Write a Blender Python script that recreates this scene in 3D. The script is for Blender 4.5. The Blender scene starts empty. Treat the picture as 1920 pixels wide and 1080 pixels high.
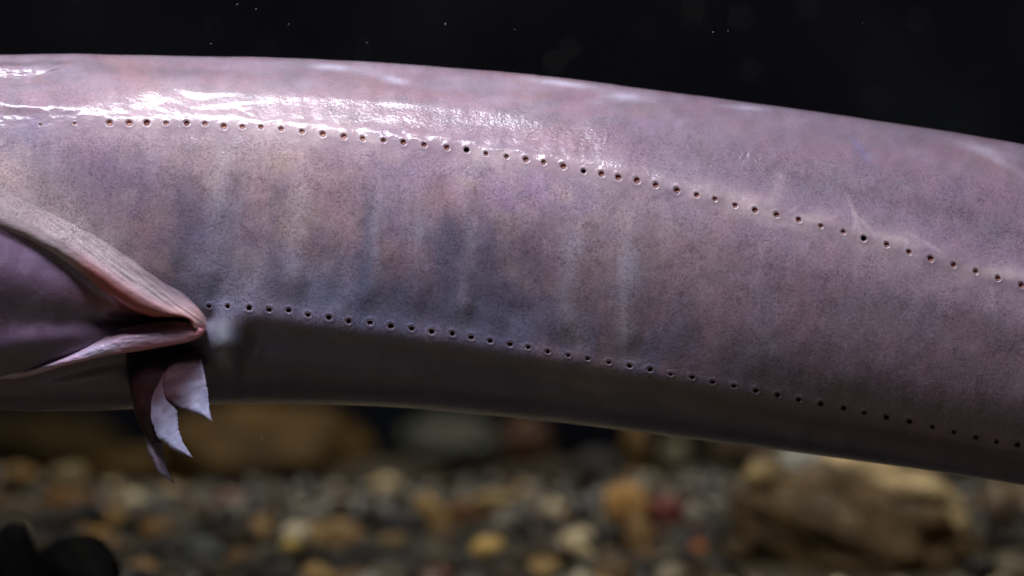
import bpy, bmesh, math, random
import numpy as np
from mathutils import Vector, Matrix, noise as mnoise

# ------------------------------------------------------------------ camera, world, lamps
S = 0.24 / 1920.0          # metres per photograph pixel on the plane of the animal's midline
D = 1.2                    # camera distance to that plane
sc = bpy.context.scene
col = sc.collection

cam_d = bpy.data.cameras.new('camera')
cam_d.sensor_width = 36.0
cam_d.lens = 36.0 * D / 0.24
cam_d.clip_start = 0.02
cam_d.clip_end = 50.0
cam_d.dof.use_dof = True
cam_d.dof.focus_distance = D - 0.030
cam_d.dof.aperture_fstop = 9.8
cam = bpy.data.objects.new('camera', cam_d)
cam.location = (0, -D, 0)
cam.rotation_euler = (math.radians(90), 0, 0)
col.objects.link(cam)
sc.camera = cam

w = bpy.data.worlds.new("World")
sc.world = w
w.use_nodes = True
w.node_tree.nodes['Background'].inputs[0].default_value = (0.50, 0.58, 1.0, 1)
w.node_tree.nodes['Background'].inputs[1].default_value = 0.015

def area(name, loc, target, sx, sy, power, colr, spread=180):
    l = bpy.data.lights.new(name, 'AREA')
    l.shape = 'RECTANGLE'; l.size = sx; l.size_y = sy
    l.energy = power; l.color = colr; l.spread = math.radians(spread)
    o = bpy.data.objects.new(name, l)
    o.location = loc
    o.rotation_euler = (Vector(target) - Vector(loc)).to_track_quat('-Z', 'Y').to_euler()
    col.objects.link(o)
    return o

area('softbox_lamp', (-0.14, -0.33, 0.54), (-0.03, 0.0, 0.02), 0.36, 0.11, 1.22, (0.98, 0.965, 1.08), 75)
area('gravel_fill_lamp', (0.05, 0.80, 0.75), (0.05, 0.58, 0.0), 0.45, 0.15, 0.68, (1.0, 0.92, 0.76), 56)  # unseen fill lamp added over the gravel, cone narrowed to miss the eel

sc.view_settings.view_transform = 'Standard'
sc.view_settings.look = 'None'
sc.view_settings.exposure = 0.0
sc.view_settings.gamma = 1.0
sc.render.engine = 'CYCLES'
sc.cycles.use_denoising = True
sc.cycles.max_bounces = 6

# ------------------------------------------------------------------ helpers
def P(px, py, dep):
    """photograph pixel + height towards the viewer (in the same unit) -> world"""
    px = np.asarray(px, float); py = np.asarray(py, float); dep = np.asarray(dep, float)
    y = -dep * S
    f = (D + y) / D
    return np.stack([(px - 960) * S * f, y + 0 * px, (540 - py) * S * f], -1)

def Pd(px, py, d):
    """point seen at that pixel, d metres behind the animal's plane"""
    f = (D + d) / D
    return ((px - 960) * S * f, d, (540 - py) * S * f)

def sstep(a, b, x):
    t = np.clip((np.asarray(x, float) - a) / (b - a), 0, 1)
    return t * t * (3 - 2 * t)

_lat = {}
def vnoise(x, y, seed):
    if seed not in _lat:
        _lat[seed] = np.random.RandomState(seed).rand(256, 256)
    L = _lat[seed]
    x = np.asarray(x, float); y = np.asarray(y, float)
    xi = np.floor(x).astype(int); yi = np.floor(y).astype(int)
    fx = x - xi; fy = y - yi
    fx = fx * fx * fx * (fx * (fx * 6 - 15) + 10); fy = fy * fy * fy * (fy * (fy * 6 - 15) + 10)
    a = L[xi & 255, yi & 255]; b = L[(xi + 1) & 255, yi & 255]
    c = L[xi & 255, (yi + 1) & 255]; d = L[(xi + 1) & 255, (yi + 1) & 255]
    return (a * (1 - fx) + b * fx) * (1 - fy) + (c * (1 - fx) + d * fx) * fy - 0.5

def fbm(x, y, sx, sy, seed, octv=4, gain=0.5):
    r = 0; a = 1.0; f = 1.0
    for k in range(octv):
        ca, sa = math.cos(0.6 * k), math.sin(0.6 * k)
        xx = x / sx; yy = y / sy
        r = r + a * vnoise((xx * ca - yy * sa) * f + 17.3 * k, (xx * sa + yy * ca) * f + 9.1 * k, seed + k)
        a *= gain; f *= 2.03
    return r

def tag(o, label=None, cat=None, group=None, kind=None):
    if label: o['label'] = label
    if cat: o['category'] = cat
    if group: o['group'] = group
    if kind: o['kind'] = kind
    return o

def mesh_np(name, verts, quads, mat, colors=None, parent=None, smooth=True):
    me = bpy.data.meshes.new(name)
    verts = np.asarray(verts, np.float32).reshape(-1, 3)
    quads = np.asarray(quads, np.int32).reshape(-1, 4)
    me.vertices.add(len(verts)); me.vertices.foreach_set('co', verts.ravel())
    me.loops.add(quads.size); me.loops.foreach_set('vertex_index', quads.ravel())
    me.polygons.add(len(quads)); me.polygons.foreach_set('loop_start', np.arange(0, quads.size, 4, dtype=np.int32))
    me.polygons.foreach_set('use_smooth', np.full(len(quads), smooth))
    me.update(calc_edges=True)
    if colors is not None:
        ca = me.color_attributes.new('pigment', 'FLOAT_COLOR', 'POINT')
        ca.data.foreach_set('color', np.asarray(colors, np.float32).ravel())
    me.materials.append(mat)
    me.validate()
    o = bpy.data.objects.new(name, me)
    col.objects.link(o)
    if parent: o.parent = parent
    return o

def grid_quads(nr, nc, wrap_r=False, flip=False):
    r = np.arange(nr if wrap_r else nr - 1); c = np.arange(nc - 1)
    R, C = np.meshgrid(r, c, indexing='ij')
    R2 = (R + 1) % nr
    q = np.stack([R * nc + C, R2 * nc + C, R2 * nc + C + 1, R * nc + C + 1], -1).reshape(-1, 4)
    return q[:, ::-1] if flip else q

def nd(nt, typ, **kw):
    n = nt.nodes.new(typ)
    for k, v in kw.items():
        if k.startswith('i_'):
            n.inputs[k[2:].replace('_', ' ')].default_value = v
        else:
            setattr(n, k, v)
    return n

def mixc(nt, fac, a, b, mode='MIX'):
    m = nt.nodes.new('ShaderNodeMix'); m.data_type = 'RGBA'; m.blend_type = mode
    for sock, v in ((0, fac), (6, a), (7, b)):
        if hasattr(v, 'is_output'): nt.links.new(v, m.inputs[sock])
        else: m.inputs[sock].default_value = v
    return m.outputs[2]

def ramp(nt, src, stops):
    r = nt.nodes.new('ShaderNodeValToRGB')
    e = r.color_ramp.elements
    while len(e) < len(stops): e.new(0.5)
    for k, (p, c) in enumerate(stops):
        e[k].position = p; e[k].color = c if len(c) == 4 else (*c, 1)
    nt.links.new(src, r.inputs[0])
    return r.outputs[0]

def math_n(nt, op, a, b=0.0):
    m = nt.nodes.new('ShaderNodeMath'); m.operation = op
    for i, v in enumerate((a, b)):
        if hasattr(v, 'is_output'): nt.links.new(v, m.inputs[i])
        else: m.inputs[i].default_value = v
    return m.outputs[0]

# ------------------------------------------------------------------ materials
def skin_material(name, rough=0.42, coat=0.65, sss=0.25, bump=1.0, speck=1.0, trans=0.0):
    m = bpy.data.materials.new(name); m.use_nodes = True
    nt = m.node_tree; L = nt.links
    bs = nt.nodes['Principled BSDF']
    at = nd(nt, 'ShaderNodeAttribute', attribute_name='pigment')
    tc = nd(nt, 'ShaderNodeTexCoord')
    # slanting, slightly stretched coordinates for the pigment cells
    mp = nd(nt, 'ShaderNodeMapping'); mp.inputs['Scale'].default_value = (1.0, 1.0, 1.0)
    L.new(tc.outputs['Object'], mp.inputs[0])
    def noi(scale, detail=2.0, rgh=0.6, dist=0.0, src=mp.outputs[0]):
        n = nd(nt, 'ShaderNodeTexNoise'); n.inputs['Scale'].default_value = scale
        n.inputs['Detail'].default_value = detail; n.inputs['Roughness'].default_value = rgh
        n.inputs['Distortion'].default_value = dist
        L.new(src, n.inputs['Vector']); return n.outputs[0]
    a = noi(2000, 2.0, 0.6, 0.6); b = noi(900, 3.0, 0.7, 0.4); c = noi(220, 3.0, 0.6, 0.3)
    # dark melanophore specks, denser in clumps
    sp = math_n(nt, 'ADD', math_n(nt, 'MULTIPLY', a, 0.7), math_n(nt, 'MULTIPLY', b, 0.3))
    dark = ramp(nt, sp, [(0.40, (1, 1, 1)), (0.53, (0, 0, 0))])
    clump = ramp(nt, c, [(0.35, (0.35, 0.35, 0.35)), (0.65, (1, 1, 1))])
    k = math_n(nt, 'MULTIPLY', math_n(nt, 'MULTIPLY', dark, clump), at.outputs['Alpha'])
    k = math_n(nt, 'MULTIPLY', k, 0.62 * speck)
    light = ramp(nt, sp, [(0.54, (0, 0, 0)), (0.64, (1, 1, 1))])
    k2 = math_n(nt, 'MULTIPLY', math_n(nt, 'MULTIPLY', light, at.outputs['Alpha']), 0.30 * speck)
    darkc = mixc(nt, 1.0, at.outputs['Color'], (0.36, 0.27, 0.33, 1), 'MULTIPLY')
    litec = mixc(nt, 1.0, at.outputs['Color'], (1.55, 1.45, 1.40, 1), 'MULTIPLY')
    base = mixc(nt, k, at.outputs['Color'], darkc)
    base = mixc(nt, k2, base, litec)
    L.new(base, bs.inputs['Base Color'])
    bs.inputs['Roughness'].default_value = rough
    bs.inputs['Specular IOR Level'].default_value = 0.15
    bs.inputs['Coat Weight'].default_value = coat
    bs.inputs['Coat Roughness'].default_value = 0.13
    bs.inputs['Coat IOR'].default_value = 1.39
    bs.inputs['Subsurface Weight'].default_value = sss
    bs.inputs['Subsurface Radius'].default_value = (1.0, 0.45, 0.40)
    bs.inputs['Subsurface Scale'].default_value = 0.0016
    if trans: bs.inputs['Transmission Weight'].default_value = trans
    # mucus-covered, finely wrinkled relief: streaks run along the body
    mp2 = nd(nt, 'ShaderNodeMapping'); mp2.inputs['Scale'].default_value = (0.85, 1.0, 1.0)
    mp2.inputs['Rotation'].default_value = (0, math.radians(9), 0)
    L.new(tc.outputs['Object'], mp2.inputs[0])
    w1 = noi(1500, 3.0, 0.6, 0.3, mp2.outputs[0]); w2 = noi(420, 3.0, 0.6, 0.8, mp2.outputs[0]); w3 = noi(90, 3.0, 0.55, 0.5, mp2.outputs[0])
    b1 = nd(nt, 'ShaderNodeBump'); b1.inputs['Strength'].default_value = 1.0; b1.inputs['Distance'].default_value = 0.00006 * bump
    L.new(w1, b1.inputs['Height'])
    b2 = nd(nt, 'ShaderNodeBump'); b2.inputs['Strength'].default_value = 1.0; b2.inputs['Distance'].default_value = 0.00005 * bump
    L.new(w2, b2.inputs['Height']); L.new(b1.outputs[0], b2.inputs['Normal'])
    b3 = nd(nt, 'ShaderNodeBump'); b3.inputs['Strength'].default_value = 1.0; b3.inputs['Distance'].default_value = 0.00006 * bump
    L.new(w3, b3.inputs['Height']); L.new(b2.outputs[0], b3.inputs['Normal'])
    L.new(b3.outputs[0], bs.inputs['Normal']); L.new(b3.outputs[0], bs.inputs['Coat Normal'])
    return m

SKIN = skin_material('mottled_skin', coat=1.0, sss=0.35)
FLAP = skin_material('gill_skin', rough=0.30, coat=1.0, sss=0.35, bump=1.2, speck=1.0)
FIN = skin_material('fin_skin', rough=0.42, coat=0.7, sss=0.5, bump=0.8, speck=0.5)

def plain(name, colr, rough, spec=0.5, coat=0.0):
    m = bpy.data.materials.new(name); m.use_nodes = True
    nt = m.node_tree; bs = nt.nodes['Principled BSDF']
    tc = nd(nt, 'ShaderNodeTexCoord'); n = nd(nt, 'ShaderNodeTexNoise'); n.inputs['Scale'].default_value = 900
    nt.links.new(tc.outputs['Object'], n.inputs['Vector'])
    c = mixc(nt, n.outputs[0], (*[v * 0.7 for v in colr], 1), (*[min(1, v * 1.3) for v in colr], 1))
    nt.links.new(c, bs.inputs['Base Color'])
    bs.inputs['Roughness'].default_value = rough
    bs.inputs['Specular IOR Level'].default_value = spec
    bs.inputs['Coat Weight'].default_value = coat
    bs.inputs['Coat Roughness'].default_value = 0.06
    return m
PORE_IN = plain('pore_lining', (0.20, 0.085, 0.07), 0.5, 0.2)
PORE_DEEP = plain('pore_shade', (0.02, 0.010, 0.010), 0.5, 0.2)
PORE_RIM = plain('pore_rim', (0.32, 0.21, 0.22), 0.4, 0.3, 0.25)

def stone_material():
    m = bpy.data.materials.new('wet_stone'); m.use_nodes = True
    nt = m.node_tree; bs = nt.nodes['Principled BSDF']; L = nt.links
    oi = nd(nt, 'ShaderNodeObjectInfo'); tc = nd(nt, 'ShaderNodeTexCoord')
    n = nd(nt, 'ShaderNodeTexNoise'); n.inputs['Scale'].default_value = 2.2; n.inputs['Detail'].default_value = 5
    L.new(tc.outputs['Object'], n.inputs['Vector'])
    n2 = nd(nt, 'ShaderNodeTexNoise'); n2.inputs['Scale'].default_value = 9; n2.inputs['Detail'].default_value = 4
    L.new(tc.outputs['Object'], n2.inputs['Vector'])
    f = ramp(nt, n.outputs[0], [(0.35, (0.45, 0.42, 0.36)), (0.65, (1.35, 1.3, 1.2))])
    c = mixc(nt, 1.0, oi.outputs['Color'], f, 'MULTIPLY')
    f2 = ramp(nt, n2.outputs[0], [(0.38, (0.6, 0.6, 0.6)), (0.6, (1.15, 1.15, 1.15))])
    c = mixc(nt, 1.0, c, f2, 'MULTIPLY')
    L.new(c, bs.inputs['Base Color'])
    bs.inputs['Roughness'].default_value = 0.5; bs.inputs['Specular IOR Level'].default_value = 0.3
    b = nd(nt, 'ShaderNodeBump'); b.inputs['Strength'].default_value = 0.4; b.inputs['Distance'].default_value = 0.05
    L.new(n2.outputs[0], b.inputs['Height']); L.new(b.outputs[0], bs.inputs['Normal'])
    return m
STONE = stone_material()

def gravel_material():
    m = bpy.data.materials.new('gravel_mix'); m.use_nodes = True
    nt = m.node_tree; bs = nt.nodes['Principled BSDF']; L = nt.links
    at = nd(nt, 'ShaderNodeAttribute', attribute_name='pigment'); tc = nd(nt, 'ShaderNodeTexCoord')
    n = nd(nt, 'ShaderNodeTexNoise'); n.inputs['Scale'].default_value = 600; n.inputs['Detail'].default_value = 4
    L.new(tc.outputs['Object'], n.inputs['Vector'])
    f = ramp(nt, n.outputs[0], [(0.35, (0.5, 0.5, 0.5)), (0.65, (1.3, 1.3, 1.3))])
    L.new(mixc(nt, 1.0, at.outputs['Color'], f, 'MULTIPLY'), bs.inputs['Base Color'])
    bs.inputs['Roughness'].default_value = 0.45
    return m
GRAVEL = gravel_material()

# ------------------------------------------------------------------ the animal: measured curves
TOP = [(-1000, 200), (-600, 140), (-250, 112), (0, 104), (130, 101), (240, 105), (500, 108), (700, 117), (900, 132), (1100, 151), (1300, 180),
       (1500, 205), (1700, 234), (1920, 268), (2300, 350), (2900, 520)]
BOT = [(-1000, 700), (-600, 735), (-250, 760), (0, 768), (150, 772), (300, 764), (420, 755), (560, 756), (750, 762), (900, 776), (1100, 796), (1300, 823),
       (1500, 847), (1700, 874), (1920, 907), (2300, 975), (2900, 1100)]
UP = [(205, 230), (241, 230), (276, 230), (311, 230), (350, 231), (384, 233), (420, 236), (455, 237), (489, 239), (526, 242), (565, 246),
      (604, 251), (645, 255), (679, 259), (719, 264), (757, 267), (796, 271), (838, 276), (875, 281), (912, 287), (949, 293), (985, 299),
      (1020, 305), (1055, 312), (1093, 320), (1128, 326), (1160, 332), (1193, 339), (1230, 347), (1268, 357), (1306, 366), (1341, 374),
      (1378, 384), (1416, 393), (1456, 403), (1497, 412), (1540, 423), (1581, 434), (1619, 446), (1662, 459), (1705, 472), (1745, 484),
      (1787, 497), (1829, 509), (1871, 522), (1914, 534)]
LO = [(392, 574), (427, 574), (467, 577), (505, 580), (541, 583), (578, 590), (616, 595), (654, 602), (693, 605), (732, 611), (771, 616), (810, 621),
      (848, 625), (883, 633), (919, 639), (956, 645), (990, 652), (1027, 659), (1065, 666), (1102, 673), (1142, 680), (1181, 687),
      (1219, 693), (1258, 701), (1298, 708), (1337, 716), (1377, 724), (1417, 733), (1457, 740), (1497, 749), (1540, 757), (1581, 764),
      (1621, 773), (1663, 782), (1706, 790), (1749, 800), (1789, 809), (1829, 819), (1869, 827), (1908, 834)]
UPX = [(-1000, 330), (-500, 270), (-100, 240), (76, 233), (140, 231)] + UP + [(1956, 547), (1998, 560), (2300, 650), (2900, 840)]
LOX = [(-1000, 540), (-300, 568), (0, 575), (200, 574)] + LO + [(1948, 843), (1988, 851), (2300, 915), (2900, 1050)]

def curve_fn(pts, sm=14.0):
    xs = np.array([p[0] for p in pts], float); ys = np.array([p[1] for p in pts], float)
    g = np.arange(xs[0], xs[-1] + 1, 4.0)
    v = np.interp(g, xs, ys)
    k = np.arange(-60, 61) * 4.0; kk = np.exp(-0.5 * (k / (sm * 2)) ** 2); kk /= kk.sum()
    pad = np.concatenate([2 * v[0] - v[60:0:-1], v, 2 * v[-1] - v[-2:-62:-1]])
    v = np.convolve(pad, kk, 'valid')
    return lambda x: np.interp(x, g, v)
fT, fB, fU, fL = curve_fn(TOP, 45), curve_fn(BOT, 30), curve_fn(UPX, 8), curve_fn(LOX, 8)

KN = np.array([0, 120, 235, 310, 440, 570, 690, 790, 1000, 1230, 1500, 1760, 1960], float)   # last = wrap
NK = 12
def spline_basis(ts):
    """periodic C2 cubic spline through the NK control points: returns weights (len(ts), NK)"""
    n = NK; h = np.diff(KN)
    A = np.zeros((n, n)); Bm = np.zeros((n, n))
    for i in range(n):
        hm = h[i - 1]; hp = h[i]
        A[i, (i - 1) % n] += hm; A[i, i] += 2 * (hm + hp); A[i, (i + 1) % n] += hp
        Bm[i, (i + 1) % n] += 6 / hp; Bm[i, i] -= 6 / hp + 6 / hm; Bm[i, (i - 1) % n] += 6 / hm
    M = np.linalg.solve(A, Bm)
    W = np.zeros((len(ts), n))
    for r, t in enumerate(ts):
        t = t % KN[-1]
        i = min(max(np.searchsorted(KN, t, 'right') - 1, 0), n - 1)
        hi = h[i]; a = (KN[i + 1] - t) / hi; b = (t - KN[i]) / hi
        W[r, i] += a; W[r, (i + 1) % n] += b
        W[r] += (a ** 3 - a) * hi * hi / 6 * M[i] + (b ** 3 - b) * hi * hi / 6 * M[(i + 1) % n]
    return W

def controls(x):
    x = np.asarray(x, float)
    yT, yB, yU, yL = fT(x), fB(x), fU(x), fL(x)
    a = yU - yT; b = yL - yU; c = yB - yL; H = yB - yT
    z = np.zeros_like(x)
    rt = sstep(900, 1900, x)          # the back rolls towards the viewer on the right
    py = [yT, yT + .16 * a, yT + .52 * a, yU, yU + .33 * b, yU + .70 * b, yL, yL + .45 * c, yB, yB - .22 * H, yB - .5 * H, yT + .22 * H]
    dp = [z, z + 108 + 4 * rt, z + 200 + 4 * rt, z + 238 + 24 * rt, z + 268 + 12 * rt, z + 262 - 12 * rt, z + 234 - 44 * rt, z + 196 - 66 * rt, z, z - 190, z - 240, z - 185]
    return np.stack(py, 0), np.stack(dp, 0)

def g2(x, y, cx, cy, sx, sy, ang=0.0):
    ca, sa = math.cos(math.radians(ang)), math.sin(math.radians(ang))
    u = (x - cx) * ca + (y - cy) * sa; v = -(x - cx) * sa + (y - cy) * ca
    return np.exp(-0.5 * ((u / sx) ** 2 + (v / sy) ** 2))

def relief(x, y):
    """height of the skin's folds above the smooth body (front side only)"""
    h = 2.6 * fbm(x, y, 95, 190, 11, 3) + 0.8 * fbm(x, y, 26, 40, 21, 3)
    # swell that carries the upper row of pores, stronger towards the right
    u = y - fU(x)
    h += (4.0 + 7.0 * sstep(1000, 1700, x)) * np.exp(-0.5 * ((u + 16) / 20.0) ** 2)
    h += -8 * sstep(1050, 1500, x) * np.exp(-0.5 * ((u + 72 + 10 * np.sin(x / 90.0)) / 22.0) ** 2)
    # swell under the lower row, then the belly turns in
    l = y - fL(x)
    h += 5.0 * np.exp(-0.5 * ((l - 16) / 18.0) ** 2) * sstep(380, 460, x)
    h += -5.0 * np.exp(-0.5 * ((l - 62) / 18.0) ** 2) * sstep(430, 520, x) * (1 - sstep(1500, 1900, x))
    # faint upright muscle folds on the flank
    fl = sstep(30, 120, u) * (1 - sstep(-70, -10, l))
    for cx, wd, am in ((405, 20, 4.5), (470, 16, -2), (560, 17, 3.0), (640, 15, -2.2), (705, 15, 3.2), (790, 15, 2.2), (872, 14, 4.2), (985, 22, -2.5),
                       (1075, 18, 2.6), (1190, 16, 3.6), (1310, 24, -2), (1440, 20, 2), (1600, 26, 1.6)):
        h += 1.5 * am * fl * np.exp(-0.5 * (((x - cx) + 0.05 * (y - 450) - 6 * np.sin(y / 60.0 + cx)) / wd) ** 2)
    # folds of the nape at the far left
    h += 1 * g2(x, y, 20, 155, 90, 9, 4) + 5.5 * g2(x, y, 0, 190, 110, 11, 1) - 3 * g2(x, y, 60, 176, 80, 10, 4) + 2.5 * g2(x, y, 70, 200, 90, 12, 3)
    h += 6 * g2(x, y, 190, 128, 90, 9, 12) - 5 * g2(x, y, 250, 142, 60, 6, 20)
    h += 1.6 * fbm(x, y, 22, 8, 371, 3) * g2(x, y, 30, 200, 130, 26, 0)
    # gill region: throat set back, mouth of the gill chamber, swelling behind the gill
    lft = 1 - sstep(330, 400, x)
    yy = np.interp(x, [-1000, 0, 50, 100, 150, 200, 250, 300, 340, 388], [200, 422, 442, 474, 508, 545, 573, 587, 592, 606])
    h += (-10 - 10 * sstep(120, 240, x)) * lft * sstep(-6, 22, y - yy) * (1 - sstep(640, 760, y))
    h += -26 * g2(x, y, 285, 598, 55, 10, 0) - 10 * g2(x, y, 150, 605, 90, 20, -3)
    h += 16 * g2(x, y, 20, 520, 120, 45, 18)
    h += 12 * g2(x, y, 60, 640, 90, 22, -12) - 14 * g2(x, y, 120, 700, 110, 12, -14)
    h += -28 * g2(x, y, 300, 690, 55, 28, -8)
    h += 40 * g2(x, y, 420, 655, 22, 38, -6) - 9 * g2(x, y, 462, 690, 14, 50, 18)
    h += -8 * g2(x, y, 396, 606, 8, 20, 0)
    return h

# ------------------------------------------------------------------ pigment
def srgb(r, g, b):
    c = np.array([r, g, b], float) / 255.0
    return np.where(c <= 0.04045, c / 12.92, ((c + 0.055) / 1.055) ** 2.4)

def pigment(x, y):
    base = srgb(182, 156, 165)
    c = np.ones(x.shape + (3,)) * base
    def blend(colr, k):
        nonlocal c
        k = np.clip(k, 0, 1)[..., None]
        c = c * (1 - k) + np.asarray(colr) * k
    u = y - fU(x); l = y - fL(x)
    n1 = fbm(x, y, 130, 100, 31, 4); n2 = fbm(x, y, 60, 75, 41, 4); n3 = fbm(x, y, 90, 90, 51, 4)
    n4 = fbm(x, y, 26, 26, 61, 3); n5 = fbm(x, y, 38, 120, 71, 3)
    rose = srgb(178, 140, 150); violet = srgb(152, 132, 156); peach = srgb(196, 170, 156); blue = srgb(134, 142, 178)
    grey = srgb(160, 150, 158); cream = srgb(222, 200, 196); slate = srgb(102, 101, 124); brown = srgb(142, 118, 122)
    # the flank
    fl = sstep(0, 60, u)
    blend(brown, 0.45 * fl)
    blend(srgb(120, 102, 112), 0.6 * sstep(150, 330, u))
    blend(grey, 0.5 * fl * sstep(-0.1, 0.3, n1))
    blend(rose, 0.5 * sstep(0.02, 0.35, n2))
    blend(violet, 0.5 * sstep(0.0, 0.4, n3))
    blend(peach, 0.65 * fl * sstep(0.05, 0.4, fbm(x, y, 80, 70, 81, 3)) * (1 - sstep(900, 1500, x)))
    # bluish veil low on the flank
    veil = (1 - sstep(1050, 1700, x)) * sstep(250, 400, x) * sstep(-260, -60, l) * (1 - sstep(8, 40, l))
    blend(slate, 0.72 * veil * sstep(-0.35, 0.25, n1 + 0.6 * n5))
    blend(blue, 0.42 * veil * sstep(-110, -20, l) * sstep(-0.3, 0.3, n5))
    # upright pale and dark streaks
    mid = sstep(60, 160, u) * (1 - sstep(-40, 10, l))
    for cx, wd, am in ((350, 26, -.3), (412, 14, .5), (448, 10, .25), (520, 14, -.3), (560, 13, .4), (600, 12, -.2), (690, 9, -.4), (712, 12, .35),
                       (786, 10, .3), (845, 14, -.4), (878, 9, .6), (930, 22, -.3), (1000, 26, -.3), (1075, 16, .4), (1180, 14, .45), (1200, 8, .25),
                       (1440, 16, .25), (1600, 20, .15)):
        k = np.exp(-0.5 * (((x - cx) + 0.03 * (y - 450) - 5 * np.sin(y / 47.0 + cx) - 8 * n4) / wd) ** 2) * mid
        blend(srgb(172, 166, 176) if am > 0 else slate, 1.9 * abs(am) * k * (0.75 + 0.8 * n5))
    c *= (1 + fl * 0.16 * fbm(x + 5 * n4, y, 9, 70, 321, 3))[..., None]
    # warm blotches
    for cx, cy, sx, sy, cc, am in ((350, 285, 60, 40, peach, .5), (480, 300, 70, 30, peach, .5), (545, 410, 60, 55, peach, .55), (620, 330, 40, 40, rose, .5),
                                   (690, 290, 60, 26, rose, .55), (760, 330, 70, 35, violet, .6), (830, 375, 40, 26, srgb(190, 136, 128), .5),
                                   (970, 365, 50, 32, srgb(170, 138, 186), .7), (960, 470, 70, 60, brown, .5), (1000, 500, 50, 50, srgb(96, 76, 98), .45),
                                   (250, 420, 70, 55, srgb(158, 120, 126), .6), (310, 290, 40, 40, violet, .4), (200, 300, 60, 40, srgb(142, 122, 152), .6),
                                   (740, 570, 90, 50, slate, .6), (930, 560, 60, 40, slate, .5), (380, 500, 40, 80, slate, .5), (330, 470, 30, 30, slate, .4),
                                   (1140, 400, 60, 60, grey, .5), (1240, 470, 90, 60, peach, .25), (1150, 560, 90, 60, brown, .4), (1900, 690, 50, 60, peach, .35),
                                   (1800, 560, 90, 60, grey, .3), (60, 250, 70, 30, srgb(150, 146, 178), .6), (170, 262, 50, 26, rose, .5),
                                   (600, 560, 60, 30, blue, .45), (430, 560, 40, 34, blue, .6), (440, 515, 60, 50, srgb(190, 184, 208), .75), (570, 530, 70, 34, srgb(160, 164, 190), .6), (850, 470, 60, 46, slate, .6), (620, 560, 40, 20, srgb(150, 156, 190), .5), (520, 575, 50, 12, srgb(150, 156, 190), .5), (820, 600, 120, 24, blue, .4)):
        blend(cc, am * g2(x, y, cx, cy, sx, sy, 0) * (0.8 + 0.9 * n2))
    # the back above the pores
    bk = sstep(10, 45, -u)
    blend(srgb(184, 152, 160), 0.6 * bk * (1 - sstep(1000, 1300, x)))
    blend(srgb(158, 137, 158), 0.6 * bk * sstep(950, 1400, x))
    blend(rose, 0.5 * bk * sstep(0.05, 0.35, n2))
    blend(grey, 0.55 * bk * sstep(0.05, 0.3, fbm(x, y, 110, 32, 91, 4)))
    # pale clouds along the ridge of the back, its wet sheen painted in
    t = y - fT(x)
    rb = 1 - sstep(30, 95, t)
    blend(srgb(186, 172, 184), 0.45 * rb * sstep(-0.1, 0.3, fbm(x, y, 120, 26, 101, 4)))
    blend(srgb(180, 148, 144), 0.4 * rb * sstep(0.1, 0.3, fbm(x, y, 100, 30, 111, 3)))
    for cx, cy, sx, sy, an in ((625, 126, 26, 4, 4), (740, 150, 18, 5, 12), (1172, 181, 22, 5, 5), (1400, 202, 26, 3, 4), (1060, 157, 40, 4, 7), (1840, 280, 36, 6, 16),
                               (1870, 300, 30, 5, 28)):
        blend(srgb(232, 224, 238), 0.85 * g2(x, y, cx, cy, sx, sy, an))  # thin bright marks: glints on the back's edge painted into the colour
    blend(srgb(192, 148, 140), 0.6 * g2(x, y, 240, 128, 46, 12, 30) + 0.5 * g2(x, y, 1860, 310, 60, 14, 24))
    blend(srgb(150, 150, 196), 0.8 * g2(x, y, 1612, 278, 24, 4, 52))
    blend(srgb(146, 124, 140), 0.45 * sstep(950, 1500, x))  # duller right half, light falloff painted in
    # cream halo along the pore line
    halo = np.exp(-0.5 * ((u + 2) / 17.0) ** 2)
    blend(cream, 0.72 * halo * np.clip(0.62 + 1.5 * fbm(x, y, 70, 30, 121, 3), 0, 1) * (1 - 0.5 * sstep(900, 1060, x) * (1 - sstep(1180, 1250, x))) * sstep(120, 200, x))
    blend(cream, 0.5 * sstep(120, 300, x) * (1 - sstep(500, 900, x)) * np.exp(-0.5 * ((u + 30) / 34) ** 2))
    # pale forked scratches beside the pores on the right
    for x0, y0, x1, y1, wd in ((1590, 370, 1612, 430, 2.0), (1600, 398, 1640, 440, 1.6), (1606, 400, 1600, 436, 1.4), (1700, 436, 1760, 470, 2), (1470, 404, 1500, 384, 1.5),
                               (1465, 330, 1450, 400, 6), (1650, 440, 1700, 452, 1.6)):
        dx, dy = x1 - x0, y1 - y0; q = np.clip(((x - x0) * dx + (y - y0) * dy) / (dx * dx + dy * dy), 0, 1)
        dd = np.hypot(x - x0 - q * dx - 3 * n4, y - y0 - q * dy + 3 * n4)
        blend(cream, 0.32 * np.exp(-0.5 * (dd / (wd * 1.5)) ** 2))
    # belly: slate darkened with the underside's shade painted in, edged with dull wine
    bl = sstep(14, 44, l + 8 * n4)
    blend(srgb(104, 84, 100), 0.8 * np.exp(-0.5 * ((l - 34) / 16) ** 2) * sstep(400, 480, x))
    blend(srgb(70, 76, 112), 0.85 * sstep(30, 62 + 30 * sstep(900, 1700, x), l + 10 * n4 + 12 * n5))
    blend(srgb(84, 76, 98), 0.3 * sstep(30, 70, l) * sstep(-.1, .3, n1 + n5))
    # gill surroundings
    L0 = 1 - sstep(300, 400, x)
    gy = np.interp(x, [-1000, 0, 50, 100, 150, 200, 250, 300, 340, 388], [200, 422, 442, 474, 508, 545, 573, 587, 592, 606])
    in_ = L0 * sstep(-4, 10, y - gy)
    above = gy - y + 10 * n4
    blend(srgb(204, 188, 186), 0.9 * L0 * np.exp(-0.5 * ((above - 60) / 52) ** 2) * (1 - sstep(180, 330, x)) * (0.85 + n2))
    blend(srgb(222, 192, 180), 0.6 * g2(x, y, 0, 320, 46, 22, 30))
    blend(srgb(150, 122, 154), 0.95 * in_)
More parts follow.
